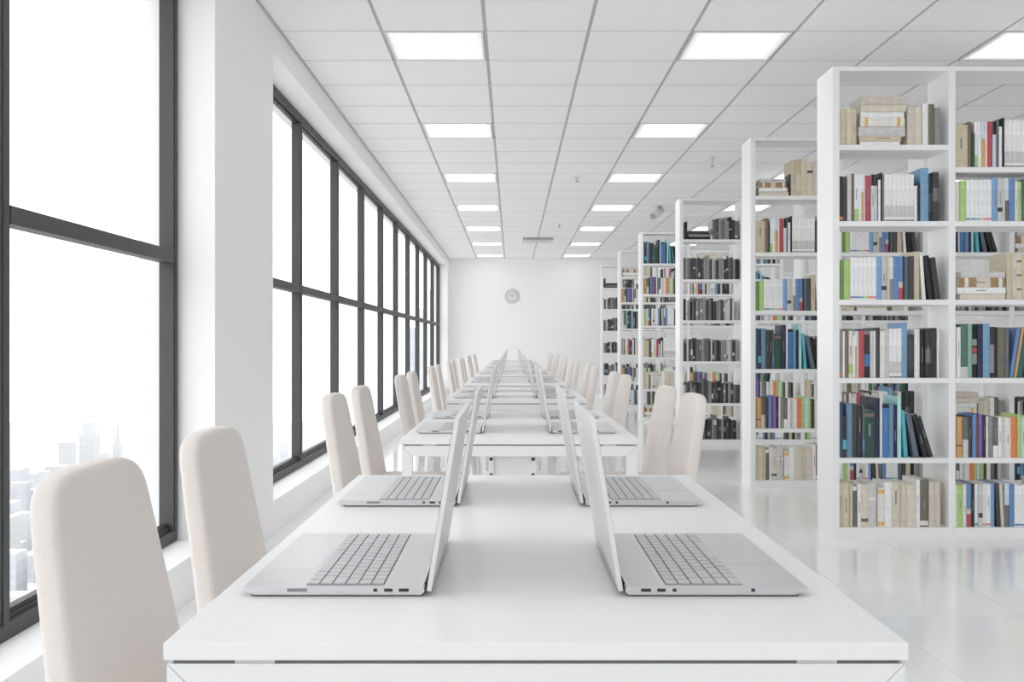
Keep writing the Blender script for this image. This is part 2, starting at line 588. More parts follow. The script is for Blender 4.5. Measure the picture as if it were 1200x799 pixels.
for k in range(NT):
    for side in (-1, 1):
        if side == 1 and k == 0:
            continue                     # the table in front has chairs on its window side only
        for q, yy in enumerate((1.615, 2.265) if k == 0 else (1.55, 2.235)):
            lab = 'cream fabric chair on %s side of %s, %s' % (
                'window' if side < 0 else 'bookcase', tname(k).replace('the clock', 'clock'),
                'farther from that wall' if q == 0 else 'nearer that wall')
            p = (side * (CHX if k else 0.388) + (0.0 if side < 0 else 0.015), yy + TP * k, 0)
            rz = 0 if side < 0 else math.pi
            if first:
                ch0.location = p; ch0['label'] = lab; first = False
            else:
                dup(ch0, p, rz, lab)

# ------------------------------------------------------------------ laptops (hinge on local x=0, user on -x, long side on y)
LW, LD = 0.362, 0.237
def rows():
    out = []
    x0, x1 = -LD * 0.655, -LD * 0.225
    ph = (x1 - x0) / 6
    L = LW - 0.024
    for r in range(6):
        n = 15
        pw = L / n
        cells = [1] * 15
        if r == 0: cells = [1, 1, 1, 5.5, 1, 1, 1, 1, 1, 1.5]
        if r == 1: cells = [1.9, 1, 1, 1, 1, 1, 1, 1, 1, 1, 1.6, 1, 1.5]
        if r == 2: cells = [1.6, 1, 1, 1, 1, 1, 1, 1, 1, 1, 1, 1.9, 1.5]
        if r == 3: cells = [1.3, 1, 1, 1, 1, 1, 1, 1, 1, 1, 1, 1, 1.2, 1.5]
        s = sum(cells)
        y = -L / 2
        for c in cells:
            w = L * c / s
            out.append((x0 + r * ph + 0.0011, x0 + (r + 1) * ph - 0.0011, y + 0.0011, y + w - 0.0011))
            y += w
    return out, (x0, x1, L)
KEYS, KB = rows()

def make_laptop(detail):
    t = thing('laptop', 'x', 'laptop', group='open silver laptops on the tables')
    h = 0.0125
    b = bmesh.new()
    hw = LW / 2
    bobj('base_shade_plate', M_shade, t, (-LD + 0.012, -0.003, -hw + 0.001, hw - 0.001, 0.0012, 0.003))  # dark plate added to paint the shadow line under the base
    # base: wedge that thins towards the front edge
    prof = [(-LD, 0.0105), (-LD + 0.002, 0.0085), (-LD + 0.016, 0.0025), (-0.004, 0.0025), (0.0, 0.006), (0.0, h - 0.001), (-0.002, h), (-LD + 0.002, h)]
    prism(b, prof, 'y', -hw, hw)
    base = link('base', mesh('base', b, M_silver), t)
    x0, x1, L = KB
    bobj('keyboard_well', M_well, base, (x0, x1, -L / 2, L / 2, h, h + 0.0004))
    bobj('speaker_grille', M_grille, base, (x1 + 0.006, -0.006, -L / 2 - 0.006, L / 2 + 0.006, h, h + 0.0004))
    bobj('touchpad', M_pad, base, (-LD + 0.006, x0 - 0.005, -0.075, 0.045, h, h + 0.0003))
    if detail:
        sh = {}
        for a, c, d, e in KEYS:
            key = (round(c - a, 4), round(e - d, 4))
            if key not in sh:
                kb = bmesh.new()
                box(kb, -key[0] / 2, key[0] / 2, -key[1] / 2, key[1] / 2, 0, 0.0014)
                sh[key] = mesh('key', kb, M_key)
            link('key', sh[key], base, ((a + c) / 2, (d + e) / 2, h + 0.0004))
    else:
        kb = bmesh.new()
        for a, c, d, e in KEYS:
            box(kb, a, c, d, e, h + 0.0004, h + 0.0018)
        stuff(link('keys', mesh('keys', kb, M_key), base))
    for s in (-1, 1):
        for q in ((-0.033, -0.020), (-0.052, -0.041), (-0.066, -0.061), (-0.178, -0.152) if s < 0 else (-0.168, -0.163)):
            bobj('port', M_dark if q[0] > -0.1 or s > 0 else M_well, base, (q[0], q[1], s * hw - 0.0004, s * hw + 0.0004, 0.0065, 0.0105))
    for q in (-0.15, 0.15):
        for xx in (-0.2, -0.03):
            bobj('foot', M_dark, base, (xx - 0.008, xx + 0.008, q - 0.012, q + 0.012, 0, 0.0026))
    b = bmesh.new(); cyl(b, (0.002, -hw + 0.02, 0.0085), (0.002, hw - 0.02, 0.0085), 0.0055, 0.0055, 12)
    link('hinge', mesh('hinge', b, M_dark), t)
    # lid, leaning away from the user
    tilt = math.radians(9.2)
    lid = bmesh.new()
    H = 0.231
    box(lid, 0.0025, 0.0085, -hw, hw, 0.004, H)
    ed = [e for e in lid.edges if abs(e.verts[0].co.x - e.verts[1].co.x) > 1e-4 and e.verts[0].co.z > 0.1]
    bmesh.ops.bevel(lid, geom=ed, offset=0.008, segments=4, profile=0.5, affect='EDGES')
    lo = link('lid', mesh('lid', lid, M_lid), t, (0, 0, 0.004), (0, tilt, 0))
    bobj('screen', M_screen, lo, (0.0019, 0.0025, -hw + 0.005, hw - 0.005, 0.02, H - 0.006))
    bobj('lid_seam', M_well, lo, (0.0085, 0.0088, -hw + 0.03, hw - 0.03, 0.012, 0.0135))
    return t
lp_d, lp_s = make_laptop(True), make_laptop(False)
used = set()
for k in range(NT):
    for side in (-1, 1):
        for q, yy in enumerate((1.2805, 1.985)):
            lab = 'open silver laptop on %s side of %s, %s' % (
                'window' if side < 0 else 'bookcase', tname(k).replace('the clock', 'clock'),
                'farther from that wall' if q == 0 else 'nearer that wall')
            p = (-0.114 if side < 0 else 0.1475, yy + LW / 2 + TP * k, TZ)
            rz = 0 if side < 0 else math.pi
            src = lp_d if k == 0 else lp_s
            if src not in used:
                used.add(src); src.location = p; src.rotation_euler = (0, 0, rz); src['label'] = lab
            else:
                dup(src, p, rz, lab)

# ------------------------------------------------------------------ bookcases
BX0, BP, PT, BDEP = 1.777, 0.643, 0.038, 0.28
BTOP = 2.611
BCY = [5.466, 7.348, 10.45, 13.62, 16.34, 19.56]
NB = 5
SH_A = [2.177, 1.754, 1.319, 0.8846, 0.4416, 0.057]
SH_B = [2.054, 1.754, 1.319, 0.8846, 0.4416, 0.057]
BNAME = ['bookcase farthest from clock wall', 'fifth bookcase from clock wall', 'fourth bookcase from clock wall',
         'third bookcase from clock wall', 'second bookcase from clock wall', 'bookcase nearest clock wall']
def make_bookcase():
    t = thing('bookcase', 'x', 'bookcase', group='tall white open bookcases in rows')
    for i in range(NB + 1):
        bobj('upright', M_shelf, t, (i * BP, i * BP + PT, 0, BDEP, 0, BTOP - 0.024), bev=0.0012, seg=1)
    bobj('top_panel', M_shelf, t, (0, NB * BP + PT, 0, BDEP, BTOP - 0.024, BTOP), bev=0.0012, seg=1)
    for i in range(NB):
        for k, z in enumerate(SH_B if i % 2 else SH_A):
            th = 0.029
            if k == 5:
                bobj('plinth', M_shelf, t, (i * BP + PT, (i + 1) * BP, 0, BDEP, 0, z))
            else:
                bobj('shelf', M_shelf, t, (i * BP + PT, (i + 1) * BP, 0.0006, BDEP, z - th, z), bev=0.0012, seg=1)
    return t
bc0 = make_bookcase()
for k, y in enumerate(BCY):
    lab = 'tall white open-backed ' + BNAME[k] + ', full of books'
    if k == 0:
        bc0.location = (BX0, y, 0); bc0['label'] = lab
    else:
        dup(bc0, (BX0, y, 0), 0, lab)

# ---- books. A row is a list of tuples in units U (metres): (width, height, colour, marks, lean)
U = 0.004728
CN = {  # colour name -> hex
 'tan': 'cbbd9c', 'pale tan': 'd6caac', 'cream': 'd6cdb8', 'beige': 'cdc3b6', 'off-white': 'e2ded6', 'white': 'e9e9e9',
 'light grey': 'c9c9c7', 'grey': '8e8e8c', 'mid grey': '6c6c6c', 'dark grey': '454547', 'charcoal': '38383a', 'black': '222224',
 'olive-grey': '736f60', 'brown': '7f6a57', 'red': 'c2464c', 'orange': 'ee7d3c', 'amber': 'd8a052', 'rust': '93401f',
 'violet': '8668cc', 'blue': '5c8ac4', 'light blue': '74a4d6', 'sky blue': '6fa2ca', 'steel blue': '648fae', 'slate': '586876',
 'navy': '283250', 'dark blue': '385878', 'bright blue': '2f7cbc', 'teal': '2a6a68', 'cyan': '38b0c2', 'pale cyan': 'a4dfe0',
 'dark green': '2a5347', 'leaf green': '6f9a3c', 'light green': 'a6cc6c', 'mint': '7fb49a', 'deep mint': '4e7466',
 'indigo': '2b2350', 'pale blue': 'c4d6e2', 'khaki': 'c9bc9c', 'yellow': 'dfb23e', 'pink': 'e8607a', 'brown-gold': 'a4814f'}
BOOKM = {}
def bmat(c):
    if c not in BOOKM:
        q = lin(CN[c])[:3]
        lum = 0.2126 * q[0] + 0.7152 * q[1] + 0.0722 * q[2]
        q = tuple(min(0.9, 1.08 * (0.82 * v + 0.18 * lum) + 0.012) for v in q)
        BOOKM[c] = mat('book_cover_' + c.replace(' ', '_').replace('-', '_'), q, 0.5, spec=0.35, noise=(45, 0.10))
    return BOOKM[c]

def B(w, h, c, marks=(), lean=0, gap=0, ser=False):
    return dict(w=w, h=h, c=c, m=marks, lean=lean, gap=gap, ser=ser)
def stack(*items, gap=0):
    return dict(stack=items, gap=gap)
def series(n, w, h, dots=None):
    dc = ['violet', 'blue', 'cyan', 'light green', 'orange', 'pink', 'dark grey']
    out = []
    for i in range(n):
        if dots == 'col':
            mk = ((0.035, 0.075, dc[i % 7]),)
        else:
            mk = ((0.01, 0.03, 'charcoal'), (0.09, 0.33, 'light grey'))
        out.append(B(w, h, 'white', mk, ser=True))
    return out

T = {}
T['cream_stack'] = [B(9, 42, 'tan'), B(6, 42, 'pale tan'), B(5.6, 42, 'tan'),
    stack((47, 4.5, 'white', 1.5), (49, 6, 'tan', 0.5), (55, 11.5, 'light grey', 0), (52, 10.5, 'off-white', 2, ((0.1, 0.17, 'yellow'), (0.83, 0.9, 'yellow'))),
          (51, 7, 'white', 3), (53, 8.5, 'cream', 3), (54, 9, 'beige', 3), gap=2.5),
    B(9, 45, 'beige'), B(8, 45, 'cream'), B(7, 49, 'white', gap=0.8), B(7, 49, 'olive-grey'), B(6.5, 44, 'grey')]
T['red_white'] = [B(5, 53, 'charcoal', ((0.03, 0.1, 'orange'),)), B(4.8, 52, 'dark grey'), B(4.8, 55, 'light grey'), B(4, 56, 'brown'),
    B(5, 56, 'white', ((0.0, 0.26, 'light green'),)), B(2.5, 56, 'white'), B(2.6, 55, 'white', ((0.0, 0.62, 'amber'),)), B(2.3, 55, 'pale blue'),
    B(6.9, 54, 'red'), B(4, 55, 'pale blue', ((0.76, 1, 'black'),)), B(3, 55, 'light grey', ((0.76, 1, 'black'),)), B(2.8, 49, 'white', gap=1.6), B(2.2, 58, 'black'), B(2, 56, 'grey')] + \
    series(7, 5.05, 56) + [B(2.8, 42, 'white'), B(4.2, 46, 'charcoal'), B(9.6, 63, 'sky blue'), B(5, 55, 'black', ((0.2, 0.6, 'dark grey'),)), B(7.5, 58, 'charcoal', ((0.4, 0.68, 'mid grey'),))]
T['red_dark'] = [B(4.4, 58, 'grey', ((0.06, 0.11, 'orange'),)), B(2.4, 55, 'white'), B(4.8, 56, 'brown'), B(5, 56, 'off-white', ((0.08, 0.3, 'light green'),)), B(2.4, 50, 'white'),
    B(2.2, 55, 'white', ((0.0, 0.68, 'amber'),)), B(2, 55, 'pale blue'), B(6.4, 56, 'red'), B(7, 51, 'charcoal', ((0.26, 0.54, 'bright blue'),)), B(4, 55, 'light grey'), B(3, 55, 'white'),
    B(4.5, 59, 'dark grey'), B(6, 56, 'off-white'), B(5.5, 57, 'light grey')] + series(3, 4.6, 58) + \
    [B(7, 65, 'sky blue'), B(8.4, 51, 'charcoal', ((0.2, 0.9, 'dark grey'),)), B(6, 58, 'off-white'), B(6.5, 57, 'black'), B(6.5, 57, 'charcoal', ((0.3, 0.6, 'mid grey'),)), B(6.5, 59, 'charcoal'), B(2, 58, 'white', gap=1)]
T['green'] = [B(6.4, 47, 'leaf green'), B(7, 47, 'light green')] + series(6, 5.1, 50, 'col') + [B(6.4, 51, 'light blue'), B(6.4, 51, 'light grey', ((0.22, 0.32, 'dark grey'),)), B(2.4, 51, 'cream'),
    B(4.6, 50, 'off-white', ((0.0, 0.48, 'grey'),)), B(6.2, 51, 'blue'), B(5, 51, 'blue', ((0.0, 0.27, 'red'), (0.27, 0.41, 'beige'))), B(2, 51, 'black'), B(5, 51, 'slate'), B(6, 51, 'dark grey'),
    B(7, 57, 'khaki'), B(4, 52, 'white', lean=-4), B(6.4, 52, 'black', lean=-7), B(6.4, 50, 'charcoal', lean=-7)]
T['green_two'] = [B(1.8, 51, 'leaf green'), B(4.6, 47, 'off-white'), B(7, 48, 'light green')] + series(6, 5.1, 49, 'col') + [B(6.5, 51, 'light blue'), B(6.4, 51, 'light grey', ((0.22, 0.32, 'dark grey'),)),
    B(2.4, 50, 'cream'), B(5, 51, 'pale blue', ((0.0, 0.48, 'mid grey'),)), B(6.8, 51, 'blue'), B(3.5, 47, 'off-white'), B(5, 47, 'light green'), B(6, 50, 'slate'), B(6, 51, 'blue'), B(8, 47, 'charcoal'), B(7, 52, 'khaki'), B(7, 50, 'black')]
T['blue'] = [B(4.6, 65, 'dark blue'), B(4.8, 50, 'charcoal', ((0.2, 0.42, 'cyan'),)), B(6.8, 64, 'steel blue'), B(5.6, 62, 'dark grey'), B(5.6, 60, 'charcoal'), B(2.6, 62, 'slate', ((0.1, 0.35, 'blue'),)),
    B(11.8, 56, 'dark green', ((0.86, 0.93, 'brown'),)), B(6, 70, 'navy'), B(2.6, 72, 'off-white', gap=0.5), B(8.4, 63, 'bright blue', ((0.93, 1, 'black'),)), B(5, 63, 'steel blue'), B(4.4, 62, 'indigo'), B(4.4, 72, 'pale cyan'),
    B(4.6, 56, 'cyan', lean=-4), B(6.4, 53, 'slate', lean=-11), B(5.6, 52, 'black', lean=-15), B(5, 50, 'charcoal', lean=-17)]
T['cream'] = [B(5.4, 52, 'tan'), B(7.4, 52, 'pale tan'), B(3.4, 51, 'khaki'), B(5.2, 48, 'mid grey', ((0.9, 1, 'white'),)), B(4, 51, 'white', gap=0.6), B(8.6, 50, 'cream', ((0.12, 0.2, 'mid grey'),)), B(10, 52, 'light grey', ((0.6, 0.68, 'off-white'),)),
    B(8, 46, 'off-white', ((0.04, 0.13, 'yellow'), (0.85, 0.96, 'yellow')), gap=1), B(8, 52, 'white'), B(11.4, 52, 'cream'), B(6.8, 51, 'beige'), B(11, 50, 'cream'), B(5, 56, 'white'), B(10, 56, 'olive-grey', ((0.03, 0.13, 'off-white'),)), B(7, 54, 'beige'), B(6.6, 54, 'beige')]
T['red_two'] = [B(15.5, 50, 'khaki'), B(4.8, 54, 'brown'), B(3.4, 40, 'dark green'), B(4, 54, 'white', ((0, 0.26, 'light green'),)), B(3.6, 54, 'white'), B(4.6, 54, 'pale blue', ((0, 0.62, 'amber'),)), B(2, 54, 'white'), B(6.6, 54, 'red'), B(4.4, 54, 'pale blue', ((0.72, 1, 'black'),)),
    B(2.6, 56, 'mid grey'), B(4, 48, 'white'), B(2.6, 58, 'black')] + series(7, 5.1, 56) + [B(8, 50, 'charcoal'), B(8, 60, 'sky blue'), B(8, 55, 'black')]
T['brown_stack'] = [stack((53, 7, 'cream', 4.5), (57, 7.5, 'white', 0.5), (54, 11.4, 'brown-gold', 3, ((0.12, 0.2, 'off-white'), (0.38, 0.68, 'cream'), (0.86, 0.94, 'off-white'))), (52, 7, 'light grey', 5), gap=2),
    B(7, 55, 'khaki', gap=1), B(5.4, 55, 'beige', ((0.1, 0.9, 'cream'),)), B(6, 55, 'cream', ((0.2, 0.24, 'brown'), (0.5, 0.54, 'brown'), (0.8, 0.84, 'brown'))), B(8, 54, 'tan'), B(6, 52, 'beige'), B(7, 49, 'cream'), B(8, 45, 'olive-grey')]
T['grey_stack'] = [B(3, 12, 'mid grey'), stack((47, 6.5, 'cream', 1), (45, 6.5, 'white', 1), (42, 8, 'brown-gold', 2, ((0.12, 0.2, 'off-white'), (0.42, 0.6, 'cream'), (0.86, 0.94, 'off-white'))), (40, 5.5, 'light grey', 3), gap=1.5),
    B(3, 34, 'dark grey', gap=0.4), B(8, 56, 'khaki'), B(8, 58, 'tan', ((0.12, 0.6, 'cream'),)), B(10, 60, 'pale tan'), B(9, 52, 'cream', ((0.7, 0.78, 'dark grey'),)), B(9, 54, 'beige'), B(8, 50, 'tan')]
T['mint'] = [B(2, 60, 'khaki'), B(4.8, 60, 'white', gap=0.4), B(9, 64, 'deep mint', ((0.0, 0.2, 'light grey'),)), B(4.8, 64, 'mint'), B(6.2, 57, 'black', ((0.28, 0.5, 'grey'), (0.52, 0.62, 'red'), (0.66, 0.8, 'grey'))), B(6, 64, 'navy'), B(8, 64, 'sky blue'), B(5.6, 60, 'charcoal', ((0.1, 0.65, 'grey'),)), B(4, 60, 'black'), B(8.6, 60, 'olive-grey'), B(4.6, 58, 'mid grey'),
    B(4.4, 60, 'blue', lean=9), B(2.6, 60, 'amber', lean=9), B(7, 60, 'teal', lean=9), B(6, 58, 'dark green', lean=9), B(6, 50, 'navy', lean=9)]
T['orange'] = [B(1.8, 48, 'brown'), B(7.6, 48, 'amber', ((0.27, 0.32, 'brown'),)), B(6.8, 48, 'mid grey', ((0.0, 0.45, 'light grey'),)), B(4.6, 49, 'dark grey'), B(5, 51, 'blue'), B(2.4, 50, 'rust'), B(4.6, 51, 'violet'), B(4.4, 50, 'charcoal'), B(2.2, 49, 'white'), B(5.6, 49, 'grey'), B(6, 48, 'mid grey', ((0, 0.3, 'white'),)),
    B(3.8, 48, 'white'), B(4, 47, 'light grey'), B(7.2, 47, 'off-white'), B(7.5, 47, 'orange'), B(5, 51, 'light green'), B(5, 48, 'pale blue'), B(4.6, 48, 'light green'), B(5, 46, 'dark grey'), B(6, 48, 'off-white'), B(6, 44, 'mid grey'), B(6, 46, 'charcoal')]
T['green_three'] = [B(2.8, 49, 'off-white'), B(7, 49, 'light green'), B(4.2, 50, 'off-white'), B(5.2, 51, 'blue', ((0.0, 0.3, 'red'), (0.3, 0.43, 'beige'))), B(4.2, 51, 'charcoal'), B(4.4, 50, 'white', ((0.04, 0.08, 'cyan'),)), B(5, 50, 'light grey', ((0.22, 0.33, 'dark grey'),)), B(4.8, 50, 'off-white', ((0.04, 0.08, 'amber'),)), B(4.8, 50, 'white', ((0.04, 0.08, 'pink'),)),
    B(5, 51, 'light blue'), B(4.2, 52, 'dark grey', lean=-2), B(3.8, 51, 'cream', lean=-3), B(5.4, 51, 'pale blue', ((0, 0.5, 'mid grey'),)), B(5.6, 51, 'blue')] + series(4, 4.8, 49, 'col') + [B(6, 48, 'slate'), B(6, 48, 'dark grey'), B(7, 55, 'khaki'), B(7, 50, 'black')]
def dark_row(seed, with_stack=False):
    r = random.Random(seed)
    pal = ['black', 'charcoal', 'dark grey', 'mid grey', 'grey', 'charcoal', 'grey', 'mid grey', 'light grey', 'dark grey', 'grey']
    out = []
    if with_stack:
        out.append(B(5, 36, 'charcoal')); out.append(B(4, 40, 'black'))
        out.append(stack((50, 6, 'black', 1), (44, 5, 'grey', 3), (46, 8, 'charcoal', 2), gap=0.5))
    x = sum(b.get('w', 52) for b in out)
    while x < 118:
        w = r.uniform(3.6, 7.2)
        c = r.choice(pal)
        mk = ()
        if r.random() < 0.35:
            a = r.uniform(0.1, 0.6); mk = ((a, a + r.uniform(0.06, 0.3), r.choice(['grey', 'light grey', 'mid grey'])),)
        out.append(B(w, r.uniform(40, 50) + (6 if r.random() < 0.2 else 0), c, mk))
        x += w
    return out
for n in range(14):
    T['dark%d' % n] = dark_row(40 + n, n in (0, 6))

PLAN = {
 (0, 0): ['cream_stack', 'red_white', 'green', 'red_dark', 'blue', 'cream'],
 (0, 1): ['red_two', 'green_two', 'brown_stack', 'mint', 'orange', 'green_three'],
 (0, 2): ['grey_stack', 'blue', 'orange', 'cream', 'green', 'red_dark'],
 (1, 0): ['grey_stack', 'red_two', 'green', 'blue', 'orange', 'cream'],
 (1, 1): [None, None, 'cream_stack', 'mint', 'red_dark', 'green_three'],
 (1, 2): [None, 'blue', 'dark1', 'brown_stack', 'cream_stack', 'orange'],
 (1, 3): ['red_two', 'brown_stack', 'dark5', 'green_two', 'dark2', 'blue'],
 (2, 0): ['dark0', 'dark1', 'dark2', 'dark3', 'dark4', 'dark5'],
 (2, 1): ['cream_stack', None, 'orange', 'blue', 'orange', 'green_three'],
 (2, 2): [None, None, 'blue', 'red_dark', 'cream', 'green'],
 (2, 3): ['green_two', 'red_two', 'dark8', 'cream', 'mint', 'blue'],
 (3, 0): ['blue', 'orange', 'green_three', 'red_two', 'cream', 'brown_stack'],
 (3, 1): ['cream_stack', 'red_dark', 'green', 'dark3', 'orange', 'cream'],
 (3, 2): ['green_two', 'blue', 'cream', 'orange', 'mint', 'green'],
 (4, 0): ['brown_stack', 'orange', 'mint', 'red_dark', 'orange', 'green_three'],
 (4, 1): ['red_white', 'dark2', 'blue', 'cream', 'green', 'mint'],
 (5, 0): ['dark6', 'dark7', 'dark8', 'dark9', 'dark10', 'dark11'],
 (5, 1): ['dark7', 'dark12', 'dark9', 'dark13', 'dark2', 'dark6'],
}
PLAN[(1, 1)][1] = 'green'
PLAN[(1, 1)][0] = None
RND = random.Random(7)
ALL = []          # every book with its place
for (bc, bay), rowsT in PLAN.items():
    shs = SH_B if bay % 2 else SH_A
    for si, tn in enumerate(rowsT):
        if not tn:
            continue
        x = BX0 + bay * BP + PT + 0.0008
        xe = BX0 + (bay + 1) * BP - 0.001
        z = shs[si]
        room = ([BTOP - 0.024] + [s - 0.029 for s in shs])[si] - z
        y = BCY[bc] + 0.006
        cnt = 0
        for b in T[tn]:
            if 'stack' in b:
                x += b['gap'] * U
                zz = z + 0.0008
                wmax = 0
                for li, it in enumerate(b['stack']):
                    L, th, c, off = it[:4]
                    mk = it[4] if len(it) > 4 else ()
                    if x + (off + L) * U > xe or zz + th * U > z + room - 0.004:
                        break
                    ALL.append(dict(bc=bc, bay=bay, sh=si, lying=li + 1, x=x + off * U, y=y + RND.uniform(0, 0.012), z=zz, w=th * U - 0.0008, h=L * U, c=c, m=mk, lean=0, ser=False,
                                    d=RND.uniform(0.17, 0.2), tn=tn))
                    zz += th * U
                    wmax = max(wmax, (off + L) * U)
                x += wmax + 0.002
                continue
            w, h = b['w'] * U, min(b['h'] * U, room - 0.012)
            a = math.radians(b['lean'])
            x += b['gap'] * U
            if a < 0:
                # top leans back onto the book before it: keep clear at the bottom
                prev = ALL[-1]
                extra = h * math.sin(-a)
                if prev['lean'] < 0:
                    extra = max(0, h * math.sin(-a) - prev['h'] * math.sin(math.radians(-prev['lean'])))
                xb = x + extra
                adv = xb + w / math.cos(a) + 0.0025
                end = xb + w * math.cos(a)
            elif a > 0:
                xb = x + 0.002; adv = xb + w / math.cos(a) + 0.001; end = x + w + h * math.sin(a)
            else:
                xb = x; adv = x + w; end = adv
            if end > xe:
                break
            cnt += 1
            ALL.append(dict(bc=bc, bay=bay, sh=si, lying=0, idx=cnt, x=xb, y=y + RND.uniform(0, 0.011), z=z + 0.0008, w=w - 0.0008, h=h * RND.uniform(0.985, 1.0), c=b['c'], m=b['m'], lean=b['lean'], ser=b['ser'],
                            d=min(0.215, h * 0.78) * RND.uniform(0.93, 1.0), tn=tn))
            x = adv
def seen(b):
    u, v = px(b['x'] + b['w'], b['y'], b['z'])
    f = 1.0
    if u > 1205:
        f = 0.01
    if b['bay'] > 0 and b['bc'] > 0:
        f *= 0.12
    return b['w'] * b['h'] / b['y'] ** 2 * f
ALL.sort(key=seen, reverse=True)

def book_cover(bm, w, h, d, mi=0):
    t = min(0.0022, w * 0.16)
    bl = min(0.004, w * 0.14)            # rounded spine
    n = 5
    out = [(w * i / n, bl * (2 * i / n - 1) ** 2) for i in range(n + 1)]
    A = [bm.verts.new((x, y, 0)) for x, y in out] + [bm.verts.new((w, bl + t, 0)), bm.verts.new((0, bl + t, 0))]
    B_ = [bm.verts.new((v.co.x, v.co.y, h)) for v in A]
    m = len(A)
    for i in range(m):
        f = bm.faces.new((A[i], A[(i + 1) % m], B_[(i + 1) % m], B_[i])); f.material_index = mi
    f = bm.faces.new(A[::-1]); f.material_index = mi
    f = bm.faces.new(B_); f.material_index = mi
    t0 = t
    t = bl + t
    box(bm, 0, t0, t, d, 0, h, mi)
    box(bm, w - t0, w, t, d, 0, h, mi)
    return t0, t
RT = random.Random(21)
LIGHT = {'tan', 'pale tan', 'cream', 'beige', 'off-white', 'white', 'light grey', 'khaki', 'pale blue', 'pale cyan', 'mint', 'light green', 'orange', 'amber'}
def spine_mark(bm, w, z0, z1, mi=0):
    bl = min(0.004, w * 0.14)
    n = 5
    out = [(0.0003 + (w - 0.0006) * i / n, bl * (2 * i / n - 1) ** 2 - 0.0006) for i in range(n + 1)] + [(w - 0.0003, bl + 0.0005), (0.0003, bl + 0.0005)]
    A = [bm.verts.new((x, y, z0)) for x, y in out]
    B_ = [bm.verts.new((x, y, z1)) for x, y in out]
    m = len(A)
    for i in range(m):
        f = bm.faces.new((A[i], A[(i + 1) % m], B_[(i + 1) % m], B_[i])); f.material_index = mi
    f = bm.faces.new(A[::-1]); f.material_index = mi
    f = bm.faces.new(B_); f.material_index = mi
SHN = ['top shelf', 'second shelf down', 'third shelf down', 'fourth shelf down', 'fifth shelf down', 'bottom shelf']
BAYN = ['aisle post', 'inner post', 'third post', 'fourth post']
def xform(b):
    if b['lying']:
        return Matrix.Translation((b['x'], b['y'], b['z'] + b['w'])) @ Matrix.Rotation(math.pi / 2, 4, 'Y')
    a = math.radians(b['lean'])
    if a > 0:      # leans right: rests on its bottom right corner
        return Matrix.Translation((b['x'] + b['w'], b['y'], b['z'])) @ Matrix.Rotation(a, 4, 'Y') @ Matrix.Translation((-b['w'], 0, 0))
    return Matrix.Translation((b['x'], b['y'], b['z'])) @ Matrix.Rotation(a, 4, 'Y')

restbm = bmesh.new()
restmats = []
def rmi(c):
    if c not in restmats:
        restmats.append(c)
    return restmats.index(c)
for n, b in enumerate(ALL):
    w, h, d = b['w'], b['h'], b['d']
    Mx = xform(b)
    if n < 300:
        bm = bmesh.new()
        t, ts = book_cover(bm, w, h, d)
        o = link('book', mesh('book', bm, bmat(b['c'])))
        o.matrix_world = Mx
        bobj('page_block', M_pages, o, (t + 0.0002, w - t - 0.0002, ts, d - 0.003, 0.002, h - 0.003))
        for (a0, a1, mc) in b['m']:
            mb = bmesh.new(); spine_mark(mb, w, a0 * h, a1 * h); link('spine_mark', mesh('spine_mark', mb, bmat(mc)), o)
        if not b['ser'] and RT.random() < 0.32 and w > 0.014:
            a0 = RT.uniform(0.3, 0.5); hw = w * RT.uniform(0.05, 0.1)
            bobj('title', bmat('grey'), o, (w / 2 - hw, w / 2 + hw, -0.0006, 0.003, a0 * h, (a0 + RT.uniform(0.15, 0.35)) * h))
        size = 'thin' if w < 0.018 else ('thick' if w > 0.034 else '')
        bn = BNAME[b['bc']]
        if b['lying']:
            lab = '%s book lying %s from bottom of stack, %s, %s' % (b['c'], ORD[b['lying']], SHN[b['sh']].replace(' down', ''), bn)
            grp = 'books lying in stacks on the shelves'
        elif b['ser']:
            lab = 'slim white volume of matching set, %s, %s bay, %s' % (SHN[b['sh']].replace(' down', ''), ['aisle', 'inner', 'third', 'fourth'][b['bay']], bn)
            grp = 'matching white volumes %d %d %d' % (b['bc'], b['bay'], b['sh'])
            grp = 'matching white volumes, %s, %s bay, %s' % (SHN[b['sh']], ['aisle', 'inner', 'third', 'fourth'][b['bay']], bn)
        else:
            adj = size + ' ' if size else ''
            if b['lean']:
                adj = 'leaning '
            lab = '%s%s book, %s from %s, %s, %s' % (adj, b['c'], ORD[b['idx']], BAYN[b['bay']], SHN[b['sh']].replace(' down', ''), bn)
            grp = 'books standing on the %s of the %s' % (SHN[b['sh']], bn)
        tag(o, lab, 'book', grp)
    else:
        bm = bmesh.new()
        t, ts = book_cover(bm, w, h, d, rmi(b['c']))
        box(bm, t, w - t, ts, d - 0.003, 0.002, h - 0.003, rmi('cream'))
        for (a0, a1, mc) in b['m']:
            spine_mark(bm, w, a0 * h, a1 * h, rmi(mc))
        bm.transform(Mx)
        tmp = bpy.data.meshes.new('tmp'); bm.to_mesh(tmp); bm.free()
        restbm.from_mesh(tmp); bpy.data.meshes.remove(tmp)
ro = link('shelved_books', mesh('shelved_books', restbm, *[bmat(c) for c in restmats]))
tag(ro, 'rows of assorted books filling the bookcases toward the clock wall', 'books')
stuff(ro)

